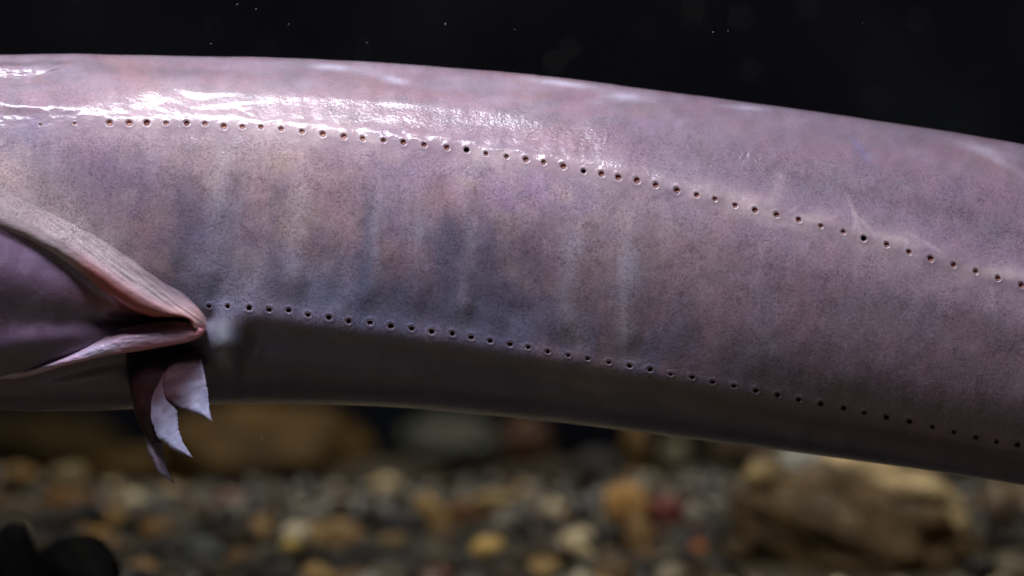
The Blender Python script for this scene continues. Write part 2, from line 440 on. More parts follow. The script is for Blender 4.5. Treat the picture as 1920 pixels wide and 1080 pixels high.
    blend(srgb(112, 84, 108), 0.6 * in_ * sstep(-.1, .3, n2 + n4))
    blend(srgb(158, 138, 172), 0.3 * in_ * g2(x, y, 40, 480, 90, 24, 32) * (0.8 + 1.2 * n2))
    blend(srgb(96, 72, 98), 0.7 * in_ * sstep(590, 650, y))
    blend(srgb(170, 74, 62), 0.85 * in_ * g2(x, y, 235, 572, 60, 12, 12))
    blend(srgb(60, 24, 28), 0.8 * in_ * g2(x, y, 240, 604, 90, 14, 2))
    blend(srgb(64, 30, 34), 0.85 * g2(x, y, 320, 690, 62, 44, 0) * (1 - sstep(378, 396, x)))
    blend(srgb(150, 156, 160), 0.85 * g2(x, y, 416, 648, 20, 40, -6) * (1 + n2))
    blend(srgb(140, 144, 176), 0.5 * g2(x, y, 400, 560, 16, 40, 0))
    c *= (1 + 0.20 * n4)[..., None]
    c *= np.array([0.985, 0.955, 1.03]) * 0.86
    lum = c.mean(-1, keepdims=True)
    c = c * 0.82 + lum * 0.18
    c *= (1 - 0.12 * sstep(900, 1500, x) - 0.07 * sstep(20, 80, -u))[..., None]  # right half darkened in the colour, standing in for the lamp's falloff
    sp = np.ones_like(x)
    sp *= 1 - 0.75 * halo
    sp *= 1 - 0.85 * bl
    sp *= 1 - 0.9 * in_
    sp *= 0.45 + 0.55 * sstep(50, 110, t)
    return np.clip(np.concatenate([c, np.clip(sp, 0, 1)[..., None]], -1), 0, 1)

# ------------------------------------------------------------------ body mesh
eel = bpy.data.objects.new('eel', None); eel.location = (0, 0, 0); eel.empty_display_size = 0.02
col.objects.link(eel)
tag(eel, 'pale mauve slimy eel body with two rows of dark pores, floating above the gravel', 'eel')

xs = np.concatenate([np.linspace(-1000, -90, 50)[:-1], np.arange(-90, 2010, 2.2), np.linspace(2012, 2850, 46)])
def rows():
    t = [np.arange(0, 60, 3.0), np.arange(60, 292, 3.2), np.arange(292, 328, 1.7), np.arange(328, 672, 3.2), np.arange(672, 708, 1.7),
         np.arange(708, 900, 3.6), np.arange(900, 1000, 5.0), np.arange(1000, 1960, 24.0)]
    return np.concatenate(t)
ts = rows()
W = spline_basis(ts)
cy_, cd_ = controls(xs)
PY = W @ cy_; DP = W @ cd_
PX = np.broadcast_to(xs, PY.shape).copy()
front = (ts < 1000)[:, None] * 1.0
edge = front * sstep(0, 130, ts)[:, None] * (1 - sstep(800, 990, ts))[:, None]
full = front * sstep(0, 40, ts)[:, None] * (1 - sstep(900, 995, ts))[:, None]
# the long flat facet over the upper pores, which mirrors the lamp on the left half
dU = W[np.argmin(np.abs(ts - 310))] @ cd_
uu = PY - fU(xs)[None, :]
facet = dU[None, :] + 0.555 * uu + 1.2 * fbm(PX, PY, 110, 24, 301, 2)
wf = sstep(-104, -58, uu + 22 * fbm(PX, PY, 110, 40, 311, 2)) * (1 - sstep(-30, -8, uu + 24 * fbm(PX, PY, 46, 24, 351, 3))) * (1 - sstep(880, 1200, PX)) * sstep(70, 230, PX + 1.4 * uu) * front
DP = DP * (1 - wf) + facet * wf
# two small tilted planes on the nape that also catch the lamp
for yc, hw, xa, xb, tl in ((137, 14, -200, 110, 0.03), (180, 9, 5, 130, 0.05)):
    dc = np.array([np.interp(yc + tl * x_, PY[:120, j], DP[:120, j]) for j, x_ in enumerate(xs)])
    d_ = PY - yc - tl * PX + 5 * fbm(PX, PY, 40, 16, 361, 3)
    wn = np.exp(-(d_ / (hw * 1.3)) ** 4) * sstep(xa, xa + 30, PX) * (1 - sstep(xb - 40, xb, PX + 2 * d_)) * front
    DP = DP * (1 - wn) + (dc[None, :] + 0.555 * d_) * wn
R_ = relief(PX, PY)
DP = DP + R_ * edge * (1 - 0.35 * wf)
# nudge the outline so the ridge of the back is not a ruled line
PY = PY + (1.6 * fbm(PX, PX * 0, 120, 50, 131, 3)) * np.exp(-0.5 * (np.minimum(ts, 1960 - ts)[:, None] / 60.0) ** 2)
smooth_DP = DP.copy()
pores = [(x, y, 4.9, 0) for x, y in UP] + [(1956, 547, 4.9, 0), (140, 231, 2.2, 0), (76, 233, 1.9, 0)] + [(x, y, 4.6 if x > 400 else 3.4, 1) for x, y in LO] + [(1948, 843, 5.0, 1)]
rp = random.Random(5)
pores = [(x + rp.uniform(-1, 1), y + rp.uniform(-1, 1), r * rp.uniform(.80, 1.16), k) for x, y, r, k in pores]
for px, py, r, k in pores:
    ci = np.where(np.abs(xs - px) < 22)[0]; sl = slice(ci[0], ci[-1] + 1)
    dd = np.hypot(PX[:, sl] - px, PY[:, sl] - py)
    m = front * np.ones_like(dd)
    DP[:, sl] += m * (-13 * (1 - sstep(r * 0.70, r * 1.08, dd)) + 0.7 * np.exp(-0.5 * ((dd - r * 1.6) / (r * .45)) ** 2))
V = P(PX, PY, DP)
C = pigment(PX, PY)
# pit walls inside are dark tissue; the far side just takes the plain colour of the back
nr, nc = PY.shape
verts = V.reshape(-1, 3)
quads = grid_quads(nr, nc, wrap_r=True)
# rounded ends, outside the picture
cl = V[:, 0].mean(0); cr = V[:, -1].mean(0)
end_v = []; end_q = []; end_c = []
base_i = len(verts)
for side, cen, ci in ((0, cl, 0), (1, cr, nc - 1)):
    prev = np.arange(nr) * nc + ci
    ring0 = V[:, ci]
    dirx = -1 if side == 0 else 1
    for k in range(1, 9):
        a = k / 8 * math.pi / 2
        ring = cen + (ring0 - cen) * max(math.cos(a), 0.001) + np.array([dirx * 0.05 * math.sin(a), 0, 0])
        idx = base_i + np.arange(nr); base_i += nr
        end_v.append(ring); end_c.append(C[:, ci])
        n2_ = (np.arange(nr) + 1) % nr
        q = np.stack([prev, idx, idx[n2_], prev[n2_]], -1)
        end_q.append(q if side == 1 else q[:, ::-1])
        prev = idx
verts = np.concatenate([verts] + end_v); cols = np.concatenate([C.reshape(-1, 4)] + end_c)
quads = np.concatenate([quads] + [q[:, ::-1] for q in end_q])
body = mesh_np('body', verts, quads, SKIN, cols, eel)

# surface lookup: depth of the finished body at a pixel (front side)
fr = np.where(ts <= 1000)[0]
def surf(px, py, arr=smooth_DP):
    """height of the front surface at that pixel"""
    i = np.clip(np.searchsorted(xs, px) - 1, 0, len(xs) - 2)
    f = (px - xs[i]) / (xs[i + 1] - xs[i])
    def colv(j):
        yy = PY[fr, j]; dd = arr[fr, j]
        k = int(np.argmin(yy)); k2 = int(np.argmax(yy))
        return np.interp(py, yy[k:k2 + 1], dd[k:k2 + 1])
    return colv(i) * (1 - f) + colv(i + 1) * f

def surf_frame(px, py):
    d = surf(px, py); e = 7.0
    p = P(px, py, d)
    tx = P(px + e, py, surf(px + e, py)) - P(px - e, py, surf(px - e, py))
    ty = P(px, py + e, surf(px, py + e)) - P(px, py - e, surf(px, py - e))
    n = np.cross(ty, tx); n /= np.linalg.norm(n)
    if n[1] > 0: n = -n
    return Vector(p), Vector(n)

# ------------------------------------------------------------------ pores: a shiny lip round a dark little cup
def pore_mesh(seed, deep):
    rr = random.Random(seed)
    prof = [(1.24, -0.30), (1.16, -0.08), (1.08, -0.02), (1.0, -0.06), (0.90, -0.3), (0.78, -0.6), (0.45, -0.85), (0.0, -0.95)]
    if deep: prof[-3:] = [(0.80, -0.9), (0.45, -1.35), (0.0, -1.5)]
    N = 16
    ph = rr.uniform(0, 6); el = rr.uniform(.84, 1.0)
    bm = bmesh.new(); rings = []
    for r, z in prof[:-1]:
        ring = []
        for k in range(N):
            a = k / N * 2 * math.pi
            q = 1 + 0.05 * math.sin(2 * a + ph) + 0.04 * math.sin(3 * a + 2 * ph)
            ring.append(bm.verts.new((r * q * math.cos(a), r * q * el * math.sin(a), z)))
        rings.append(ring)
    tip = bm.verts.new((0, 0, prof[-1][1]))
    for i in range(len(rings) - 1):
        for k in range(N):
            f = bm.faces.new((rings[i][k], rings[i + 1][k], rings[i + 1][(k + 1) % N], rings[i][(k + 1) % N]))
            f.smooth = True; f.material_index = 1 if i >= 3 else 0
    for k in range(N):
        f = bm.faces.new((rings[-1][k], tip, rings[-1][(k + 1) % N])); f.smooth = True; f.material_index = 1
    bmesh.ops.recalc_face_normals(bm, faces=bm.faces)
    me = bpy.data.meshes.new('pore'); bm.to_mesh(me); bm.free()
    me.materials.append(PORE_RIM); me.materials.append(PORE_DEEP if deep else PORE_IN)
    return me
PORE_PALE = plain('pore_pale', (0.40, 0.22, 0.18), 0.5, 0.2)
pms = [pore_mesh(k, k > 4) for k in range(10)]
for q in range(5):
    pm_ = pms[q].copy(); pm_.materials[1] = PORE_PALE; pms.append(pm_)
for k, (px, py, r, row) in enumerate(pores):
    kind_ = 5 if row == 1 or rp.random() < .12 else 0
    if row == 0 and px < 700 and rp.random() < .65 or px < 180: kind_ = 10
    o = bpy.data.objects.new('pore', pms[k % 5 + kind_]); col.objects.link(o); o.parent = eel
    p, n = surf_frame(px, py)
    o.matrix_local = Matrix.Translation(p + n * (0.4 * S)) @ n.to_track_quat('Z', 'Y').to_matrix().to_4x4() @ Matrix.Diagonal((r * S, r * S, r * S * .95, 1))

# ------------------------------------------------------------------ gill cover and lower gill flap: thick folds of skin
def resample(pts, n):
    pts = np.array(pts, float)
    d = np.concatenate([[0], np.cumsum(np.hypot(*np.diff(pts, axis=0).T))])
    t = np.linspace(0, d[-1], n)
    o = np.stack([np.interp(t, d, pts[:, 0]), np.interp(t, d, pts[:, 1])], -1)
    for _ in range(max(3, n // 30)):
        o[1:-1] = o[1:-1] * .5 + (o[:-2] + o[2:]) * .25
    return o

def fold(name, A, B, off, colour, nt_=220, ns=60, mat=FLAP):
    a = resample(A, nt_); b = resample(B, nt_)
    # outer sheet from A (s=0) to B (s=1), then rolled under and back (thickness)
    s = np.concatenate([np.linspace(0, 1, ns), 1 - np.linspace(0.0, 0.5, 14)[1:]])
    under = np.concatenate([np.zeros(ns), np.linspace(0, 1, 14)[1:]])
    T = np.linspace(0, 1, nt_)
    TT, SS = np.meshgrid(T, s); _, UU = np.meshgrid(T, under)
    X = a[None, :, 0] * (1 - SS) + b[None, :, 0] * SS
    Y = a[None, :, 1] * (1 - SS) + b[None, :, 1] * SS
    base = np.zeros_like(X)
    for i in range(X.shape[0]):
        for j in range(X.shape[1]):
            base[i, j] = surf(X[i, j], Y[i, j])
    # the folds span the chamber: keep to the height of the sound skin round it
    Z = off(X, Y, TT, SS, UU, base)
    cc = colour(X, Y, TT, SS, UU)
    return mesh_np(name, P(X, Y, Z), grid_quads(len(s), nt_, flip=True), mat, cc, eel)

cA = [(-420, 120), (-250, 200), (-100, 272), (0, 325), (100, 385), (180, 430), (240, 468), (300, 506), (350, 543), (378, 571), (390, 592), (392, 612), (385, 628)]
cB = [(-420, 250), (-250, 320), (-100, 385), (0, 426), (50, 446), (100, 474), (150, 510), (200, 551), (225, 568), (250, 583), (287, 595), (320, 594), (345, 595), (356, 600), (358, 610)]
A_s = surf(-420, 120)
def ref_height(X, Y):
    # smooth body without the gill's hollows
    r = np.zeros_like(X)
    Wf = spline_basis(ts[fr]); 
    cyx, cdx = controls(X[0] * 0 + X.mean(0))
    py = Wf @ cyx; dp = Wf @ cdx
    for j in range(X.shape[1]):
        k = int(np.argmin(py[:, j])); k2 = int(np.argmax(py[:, j]))
        r[:, j] = np.interp(Y[:, j], py[k:k2 + 1, j], dp[k:k2 + 1, j])
    return r
def off_cover(X, Y, T, Sv, U, base):
    ref = ref_height(X, Y)
    near = sstep(0.45, 0.85, T)
    rise = (sstep(0, 1.0, Sv) * (1 - near) + sstep(-.1, .78, Sv) * near)
    start = -1.0
    up = start - 2 * near + (7 + 20 * near) * rise
    # a long thin crest just above the lip, and a shallow gutter over it
    up += 1.6 * np.exp(-0.5 * ((Sv - .66) / .05) ** 2) * sstep(.5, .7, T) * (1 - sstep(.88, .95, T))
    up += near * np.exp(-0.5 * ((Sv - .36) / .16) ** 2) * (2.4 * fbm(X * .8 + Y * .6, Y * .8 - X * .6, 42, 5, 331, 2))
    lip = np.clip((Sv - .74) / .26, 0, 1)
    up -= (8 + 9 * sstep(.6, .75, T)) * lip ** 2.5
    up *= (0.7 + 0.3 * (1 - sstep(.93, 1.0, T)))
    up += 1.0 * fbm(X, Y, 60, 30, 141, 3)
    z = np.where(Sv < .02, np.minimum(base, ref + up), ref + up)
    k0 = 1 - sstep(0, .26, Sv)
    z = np.where((U == 0) & (Sv < .6), np.maximum(z, base * sstep(.6, .2, Sv) + z * (1 - sstep(.6, .2, Sv))), z)
    z = np.where(U > 0, ref - 2 + 2 * near - 22 * U ** .7 + 0 * Sv, (base - 1.0) * k0 + z * (1 - k0))
    return z
def col_cover(X, Y, T, Sv, U):
    c = pigment(X, Y)[..., :3]
    # the chamber colours do not belong here
    n = fbm(X, Y, 50, 30, 151, 4); n2 = fbm(X, Y, 14, 10, 161, 3)
    pale = srgb(194, 180, 184) * (1 + 0.12 * n[..., None] + .08 * n2[..., None])
    k = sstep(0.05, 0.60, Sv)[..., None] * (.25 + .65 * sstep(.4, .7, T))[..., None]
    c = c * (1 - k) + pale * k
    g = (0.0 * sstep(.2, .5, Sv) * (1 - sstep(.5, .75, Sv)) * sstep(.3, .5, T) * (1 - sstep(.8, .95, T)))[..., None]
    c = c * (1 - g) + srgb(140, 128, 150) * g
    pk = (sstep(.45, .75, Sv) * sstep(.62, .80, T) * .8)[..., None]
    c = c * (1 - pk) + srgb(222, 168, 176) * pk
    tp = (sstep(.84, 1, T) * .7)[..., None]
    c = c * (1 - tp) + srgb(218, 170, 168) * tp
    rd = (np.maximum(sstep(.68, .84, Sv) * sstep(.66, .78, T) * (1 - .7 * sstep(.9, 1, T)), (U > 0) * (1 - .8 * sstep(.88, .97, T))) * .85)[..., None]
    c = c * (1 - rd) + srgb(186, 76, 66) * rd
    sp = np.clip(1 - sstep(.6, .9, Sv), 0, 1) * (1 - sstep(.7, .9, T)) * (U == 0)
    return np.clip(np.concatenate([c, sp[..., None]], -1), 0, 1)
cover = fold('gill_cover', cA, cB, off_cover, col_cover, 460, 64)
cover['label'] = 'pale wet upper fold of the gill with a pink lip'

flA = [(-60, 716), (0, 702), (60, 688), (120, 666), (175, 640), (225, 616), (285, 605), (330, 602), (350, 604), (358, 608)]
flB = [(-60, 724), (0, 716), (60, 704), (130, 684), (200, 667), (260, 659), (310, 650), (350, 643), (374, 634), (388, 620)]
def off_flap(X, Y, T, Sv, U, base):
    ref = ref_height(X, Y)
    w_ = sstep(0.05, 0.45, T)
    z = ref - 4 + 0 * X
    z += 20 * w_ * np.sin(np.clip(Sv, 0, 1) * math.pi * 0.56)
    z -= 14 * (1 - sstep(0, .45, Sv)) * w_ * (1 - sstep(.86, .99, T))
    lip = np.clip((Sv - .85) / .15, 0, 1)
    z -= 8 * (1 - np.sqrt(np.clip(1 - lip ** 3, 0, 1)))
    z += 1.2 * fbm(X, Y, 30, 12, 171, 3)
    z += 1.8 * w_ * fbm(X, Y, 11, 5, 341, 2) * (Sv < .6)
    z = np.where(U > 0, ref - 4 - 26 * U ** .7, z)
    e = (1 - w_) 
    z = z * (1 - e) + (base + 1.0 - 8 * np.abs(Sv - .5)) * e
    return z
def col_flap(X, Y, T, Sv, U):
    n = fbm(X, Y, 40, 20, 181, 4)
    c = np.ones(X.shape + (3,)) * srgb(186, 160, 184) * (1 + .3 * n[..., None])
    k = (sstep(.45, .9, T) * (1 - sstep(.1, .55, Sv)))[..., None]
    c = c * (1 - k) + srgb(150, 108, 108) * k
    k = (sstep(.55, .95, Sv) * sstep(.3, .6, T) * .85)[..., None]
    c = c * (1 - k) + srgb(214, 136, 150) * k
    k = (sstep(.86, 1.0, T) * .8)[..., None]
    c = c * (1 - k) + srgb(204, 134, 138) * k
    k = (.6 * g2(X, Y, 185, 660, 30, 9, -14))[..., None]
    c = c * (1 - k) + srgb(176, 182, 206) * k
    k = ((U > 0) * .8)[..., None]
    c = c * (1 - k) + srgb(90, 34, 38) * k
    return np.clip(np.concatenate([c, 0.15 * np.ones(X.shape + (1,))], -1), 0, 1)
lflap = fold("gill_flap", flA, flB, off_flap, col_flap, 240, 44)
lflap['label'] = 'lower mauve fold of the gill with a pink edge'

# ------------------------------------------------------------------ fin with three pointed lobes
def lobe(name, right, left, z0, z1, thick, colour, parent, n=90, m=20):
    r = resample(right, n); l = resample(left, n)
    T = np.linspace(0, 1, n)
    c = (r + l) / 2; h = (r - l) / 2; wdt = np.hypot(h[:, 0], h[:, 1])
    ang = np.linspace(0, 2 * math.pi, m, endpoint=False)
    th = np.minimum(thick, wdt * .55)
    X = c[None, :, 0] + np.cos(ang)[:, None] * h[None, :, 0]
    Y = c[None, :, 1] + np.cos(ang)[:, None] * h[None, :, 1]
    jag = 1.5 * fbm(T * 40, T * 0, 1, 1, 381, 3)[None, :] * sstep(.3, .6, T)[None, :]
    X = X + jag * np.cos(ang)[:, None]; Y = Y - jag * .6 * np.cos(ang)[:, None]
    Z = (z0 + (z1 - z0) * T)[None, :] + np.sin(ang)[:, None] * th[None, :] * (1 + .12 * np.cos(3 * ang)[:, None])
    Z = Z + (3.2 * fbm(np.cos(ang)[:, None] * 7 + 0 * X, T[None, :] * 4 + 0 * X, 1, 1, 191, 3) + 1.2 * fbm(X, Y, 12, 20, 192, 2)) * sstep(0, .2, T)[None, :]
    cc = colour(X, Y, T[None, :] + 0 * X)
    return mesh_np(name, P(X, Y, Z), grid_quads(m, n, wrap_r=True, flip=True), FIN, cc, parent)
def lobe_col(t0, t1, tipc=(176, 176, 194)):
    def f(X, Y, T):
        n = fbm(X, Y, 10, 26, 201, 4)
        dark = srgb(66, 30, 32); pale = srgb(*tipc)
        k = sstep(t0, t1, T + .25 * n)[..., None]
        c = dark * (1 - k) + pale * k * (1 + .55 * n[..., None])
        e = sstep(.93, 1, T)[..., None]
        c = c * (1 - .5 * e) + srgb(150, 110, 110) * .5 * e
        return np.clip(np.concatenate([c, .4 * np.ones(X.shape + (1,))], -1), 0, 1)
    return f
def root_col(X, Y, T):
    c = np.ones(X.shape + (3,)) * srgb(32, 15, 17) * (1 + .4 * fbm(X, Y, 14, 30, 211, 3))[..., None]  # near-black red: shade under the gill flap painted into the root
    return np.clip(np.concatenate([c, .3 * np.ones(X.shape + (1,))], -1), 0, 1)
def spread_col(cx, cy, ax, ay, w0, w1, tipc=(156, 156, 182)):
    def f(X, Y, T):
        n = fbm(X, Y, 9, 22, 201, 4); n2 = fbm(X, Y, 3.5, 16, 221, 2)
        k = sstep(w0, w1, ax * (X - cx) + ay * (Y - cy) + 14 * n)[..., None]
        c = srgb(64, 40, 46) * (1 - k) + srgb(*tipc) * k * (1 + .30 * n[..., None] + .22 * n2[..., None])  # reddish base darkened with painted shade from the flap, paling outwards
        e = sstep(.95, 1, T)[..., None]
        c = c * (1 - .5 * e) + srgb(140, 104, 104) * .5 * e
        return np.clip(np.concatenate([c, .4 * np.ones(X.shape + (1,))], -1), 0, 1)
    return f
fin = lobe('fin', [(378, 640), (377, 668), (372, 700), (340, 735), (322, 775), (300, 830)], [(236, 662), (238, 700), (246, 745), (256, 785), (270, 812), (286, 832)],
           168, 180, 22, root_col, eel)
fin['label'] = 'dark red fleshy root of the fin below the gill'
lo1 = lobe('fin_lobe', [(373, 655), (380, 682), (387, 715), (391, 745), (392, 766), (398, 789)], [(318, 675), (304, 716), (310, 746), (338, 765), (368, 775), (398, 790)],
           190, 222, 5, spread_col(346, 706, 1, .62, -8, 80), fin)
lo2 = lobe('fin_lobe', [(352, 690), (336, 735), (333, 765), (334, 800), (342, 828), (361, 857)], [(300, 700), (284, 745), (282, 785), (296, 822), (326, 845), (361, 858)],
           188, 216, 7, spread_col(300, 748, .7, .9, -25, 84), fin)
lo3 = lobe('fin_lobe', [(320, 720), (306, 770), (303, 810), (307, 850), (313, 880), (326, 905)], [(268, 735), (266, 775), (270, 815), (280, 852), (298, 888), (326, 906)],
           172, 160, 9, spread_col(285, 850, .3, 1, -90, 30, (146, 132, 154)), fin)
lo1['label'] = 'topmost pointed lobe of the fin, palest'
lo2['label'] = 'middle curved lobe of the fin'
lo3['label'] = 'lowest and darkest curved lobe of the fin'

# ------------------------------------------------------------------ tank: back wall and gravel bed
def black_wall():
    m = bpy.data.materials.new('black_wall'); m.use_nodes = True
    nt = m.node_tree; bs = nt.nodes['Principled BSDF']
    tc = nd(nt, 'ShaderNodeTexCoord'); n = nd(nt, 'ShaderNodeTexNoise'); n.inputs['Scale'].default_value = 14; n.inputs['Detail'].default_value = 3
    nt.links.new(tc.outputs['Object'], n.inputs['Vector'])
    c = ramp(nt, n.outputs[0], [(0.45, (0.45, 0.44, 0.40)), (0.75, (0.75, 0.76, 0.58))])
    nt.links.new(c, bs.inputs['Base Color']); bs.inputs['Roughness'].default_value = 0.9; bs.inputs['Specular IOR Level'].default_value = 0.1
    return m
bm = bmesh.new()
bmesh.ops.create_cube(bm, size=1.0, matrix=Matrix.Translation((0, 1.62, 0.3)) @ Matrix.Diagonal((4.0, 0.04, 2.0, 1)))
me = bpy.data.meshes.new('back_wall'); bm.to_mesh(me); bm.free(); me.materials.append(black_wall())
wall = bpy.data.objects.new('back_wall', me); col.objects.link(wall); tag(wall, kind='structure')

def bed_z(x, y):
    t = min(max((y - 0.20) / 0.28, 0), 1); t = t * t * (3 - 2 * t)
    q = min(max((y - 0.50) / 0.20, 0), 1); q = q * q * (3 - 2 * q)
    z = -0.093 + 0.024 * t - 0.014 * q
    z += 0.006 * mnoise.noise((x * 9, y * 9, 0.3)) * (0.3 + t)
    return z
gx = np.linspace(-1.6, 1.6, 161); gyv = np.concatenate([np.linspace(-0.5, 0.1, 12)[:-1], np.linspace(0.1, 1.7, 90)])
GV = np.array([[(a, b, bed_z(a, b) - 0.003) for a in gx] for b in gyv])
bed = mesh_np('gravel_bed', GV, grid_quads(len(gyv), len(gx), flip=True), GRAVEL, np.tile([0.10, 0.08, 0.04, 1], (GV.shape[0] * GV.shape[1], 1)))
tag(bed, kind='structure')

def stone_bm(seed, sub=3, lump=0.22, flat=0.75, freq=1.0):
    rr = random.Random(seed)
    bm = bmesh.new(); bmesh.ops.create_icosphere(bm, subdivisions=sub, radius=1.0)
    off = Vector((rr.uniform(0, 50), rr.uniform(0, 50), rr.uniform(0, 50)))
    sx, sy = rr.uniform(.85, 1.2), rr.uniform(.8, 1.05)
    for v in bm.verts:
        d = v.co.normalized()
        h = 1 + lump * mnoise.noise(d * 1.1 * freq + off) * 1.6 + lump * .45 * mnoise.noise(d * 2.6 * freq + off) + lump * .15 * mnoise.noise(d * 7 * freq + off)
        v.co = Vector((d.x * sx * h, d.y * sy * h, d.z * flat * h))
    for f in bm.faces: f.smooth = True
    return bm
def stone_mesh(name, seed, **k):
    bm = stone_bm(seed, **k); me = bpy.data.meshes.new(name); bm.to_mesh(me); bm.free(); me.materials.append(STONE); return me

def put(name, me, loc, rot, scl, colr, label, cat, group=None):
    o = bpy.data.objects.new(name, me); col.objects.link(o)
    o.location = loc; o.rotation_euler = rot; o.scale = scl; o.color = (*colr, 1)
    tag(o, label, cat, group); return o

# the stones one can single out, from nearest to farthest
rs = random.Random(3)
big = [  # name, px, py, metres behind, (rx, rz) photo px, tilt, srgb colour, lump, label, category
    ('boulder', 1600, 985, .34, 200, 112, 18, (112, 92, 60), .30, 'large knobbly tan rock lying in the gravel, pale on its top edge', 'rock'),
    ('rock', 1640, 897, .335, 118, 46, 16, (226, 200, 146), .26, 'long pale sandy rock standing for the lit top of the large knobbly rock', 'rock'),  # its pale colour stands in for light on the boulder's top
    ('rock', 1752, 955, .335, 70, 44, 40, (206, 182, 130), .26, 'sandy lump standing for the lit sloping end of the large knobbly rock', 'rock'),  # pale colour paints the light on the boulder's slope
    ('stone', 1508, 868, .33, 42, 38, 0, (198, 196, 176), .2, 'pale grey-white stone just under the eel beside the sandy rocks', 'stone'),
    ('stone', 1425, 895, .33, 36, 26, 0, (168, 146, 96), .2, 'small tan stone beside the pale grey-white stone', 'stone'),
    ('rock', 95, 838, .88, 130, 62, 6, (112, 92, 50), .18, 'dim olive rock at the far left behind the gravel, under the gill', 'rock'),
    ('rock', 290, 890, .80, 120, 50, -4, (118, 94, 50), .16, 'dim brown rock between the gill fin and the gravel', 'rock'),
    ('rock', 720, 905, .66, 110, 44, 0, (60, 52, 36), .16, 'dark brown rock behind the middle gravel, below the smooth grey-green one', 'rock'),
    ('rock', 1010, 900, .68, 90, 46, 0, (66, 54, 34), .16, 'dull brown rock far behind the golden yellow pebble', 'rock'),
    ('rock', 1400, 850, .75, 90, 50, 0, (84, 68, 40), .16, 'dim brown rock between the eel and the large knobbly rock', 'rock'),
    ('rock', 500, 850, .78, 215, 92, 0, (118, 92, 48), .16, 'wide low olive-brown rock far behind the fin', 'rock'),
    ('rock', 845, 835, .74, 95, 50, 6, (92, 96, 88), .16, 'smooth grey-green rock behind the gravel, under the middle of the eel', 'rock'),
    ('stone', 1176, 945, .38, 42, 40, 15, (196, 150, 84), .12, 'rounded ochre stone standing against the dark red stone', 'stone'),
    ('stone', 1200, 1008, .36, 34, 42, -10, (150, 118, 74), .12, 'brown stone right below the rounded ochre stone', 'stone'),
    ('stone', 1248, 963, .39, 42, 34, 0, (120, 56, 50), .12, 'dark red stone touching the rounded ochre stone', 'stone'),
    ('pebble', 1300, 962, .38, 20, 19, 0, (176, 172, 150), .12, 'small pale pebble on the right of the dark red stone', 'pebble'),
    ('pebble', 1308, 1030, .34, 19, 14, 0, (214, 122, 48), .12, 'small bright orange pebble below the dark red stone', 'pebble'),
    ('pebble', 552, 1003, .34, 34, 24, -20, (222, 212, 176), .14, 'creamy white pebble, the brightest in the gravel left of centre', 'pebble'),
    ('pebble', 545, 1022, .32, 20, 12, -10, (206, 180, 90), .14, 'yellow pebble tucked under the creamy white pebble', 'pebble'),
    ('pebble', 912, 1030, .32, 34, 24, -18, (206, 172, 96), .14, 'golden yellow pebble low in the middle of the gravel', 'pebble'),
    ('pebble', 1090, 1035, .32, 40, 17, 38, (200, 184, 136), .14, 'long pale slanting pebble left of the brown stone', 'pebble'),
    ('stone', 640, 1010, .38, 44, 34, 10, (150, 122, 78), .14, 'brown stone on the right of the creamy white pebble', 'stone'),
    ('stone', 812, 970, .40, 42, 30, 50, (166, 134, 78), .14, 'slanting tan stone next to a brown one in the middle gravel', 'stone'),
    ('stone', 876, 962, .42, 44, 30, 0, (112, 78, 44), .14, 'chestnut brown stone on the right of the slanting tan stone', 'stone'),
    ('pebble', 928, 940, .42, 36, 18, 0, (164, 142, 88), .14, 'flat tan pebble above the chestnut brown stone', 'pebble'),
    ('stone', 760, 985, .37, 46, 30, 0, (40, 40, 42), .14, 'blackish stone left of the slanting tan stone', 'stone'),
    ('stone', 1196, 838, .62, 24, 50, 0, (132, 104, 56), .12, 'upright brown stone far back, half hidden under the eel', 'stone'),
    ('stone', 1270, 855, .58, 34, 30, 0, (146, 138, 108), .14, 'blurred pale greenish stone right of the upright brown one', 'stone'),
    ('stone', 1120, 880, .60, 52, 40, 0, (40, 42, 40), .14, 'dark stone under the eel between gravel and upright brown stone', 'stone'),
    ('stone', 1330, 915, .55, 60, 40, 0, (52, 54, 52), .14, 'dark grey stone between the red stone and the big rock', 'stone'),
    ('stone', 985, 830, .66, 42, 46, 0, (98, 66, 42), .12, 'reddish brown stone just under the eel, right of the grey-green rock', 'stone'),
    ('stone', 38, 892, .46, 42, 22, 8, (142, 112, 60), .14, 'flat ochre stone at the far left of the gravel', 'stone'),
    ('stone', 128, 895, .46, 32, 24, 0, (146, 132, 88), .14, 'pale olive stone on the right of the flat ochre one', 'stone'),
    ('stone', 122, 938, .43, 44, 24, 0, (132, 94, 44), .14, 'rusty ochre stone under the pale olive stone', 'stone'),
    ('stone', 30, 955, .42, 38, 22, 0, (112, 98, 72), .14, 'dull brown stone low at the left edge', 'stone'),
    ('pebble', 104, 994, .36, 19, 13, 0, (224, 214, 196), .14, 'small white pebble beside the black rock in the corner', 'pebble'),
    ('stone', 200, 972, .40, 40, 28, 0, (152, 122, 68), .14, 'tan stone right of the small white pebble', 'stone'),
    ('pebble', 188, 1004, .35, 17, 14, 0, (206, 160, 70), .14, 'yellow pebble in front of the tan stone', 'pebble'),
    ('stone', 1900, 1050, .42, 44, 30, 0, (88, 62, 46), .14, 'reddish brown stone in the lower right corner', 'stone'),
    ('stone', 1880, 950, .6, 40, 40, 0, (44, 48, 50), .14, 'dark blue-grey stone at the right edge behind the big rock', 'stone'),
    ('rock', 12, 1082, .12, 62, 100, -14, (4, 4, 4), .34, 'black rock filling the lower left corner', 'rock'),
    ('rock', 170, 1100, .14, 74, 96, -34, (4, 4, 4), .34, 'black rock beside the corner one, sloping down to the right', 'rock'),
]
occ = []
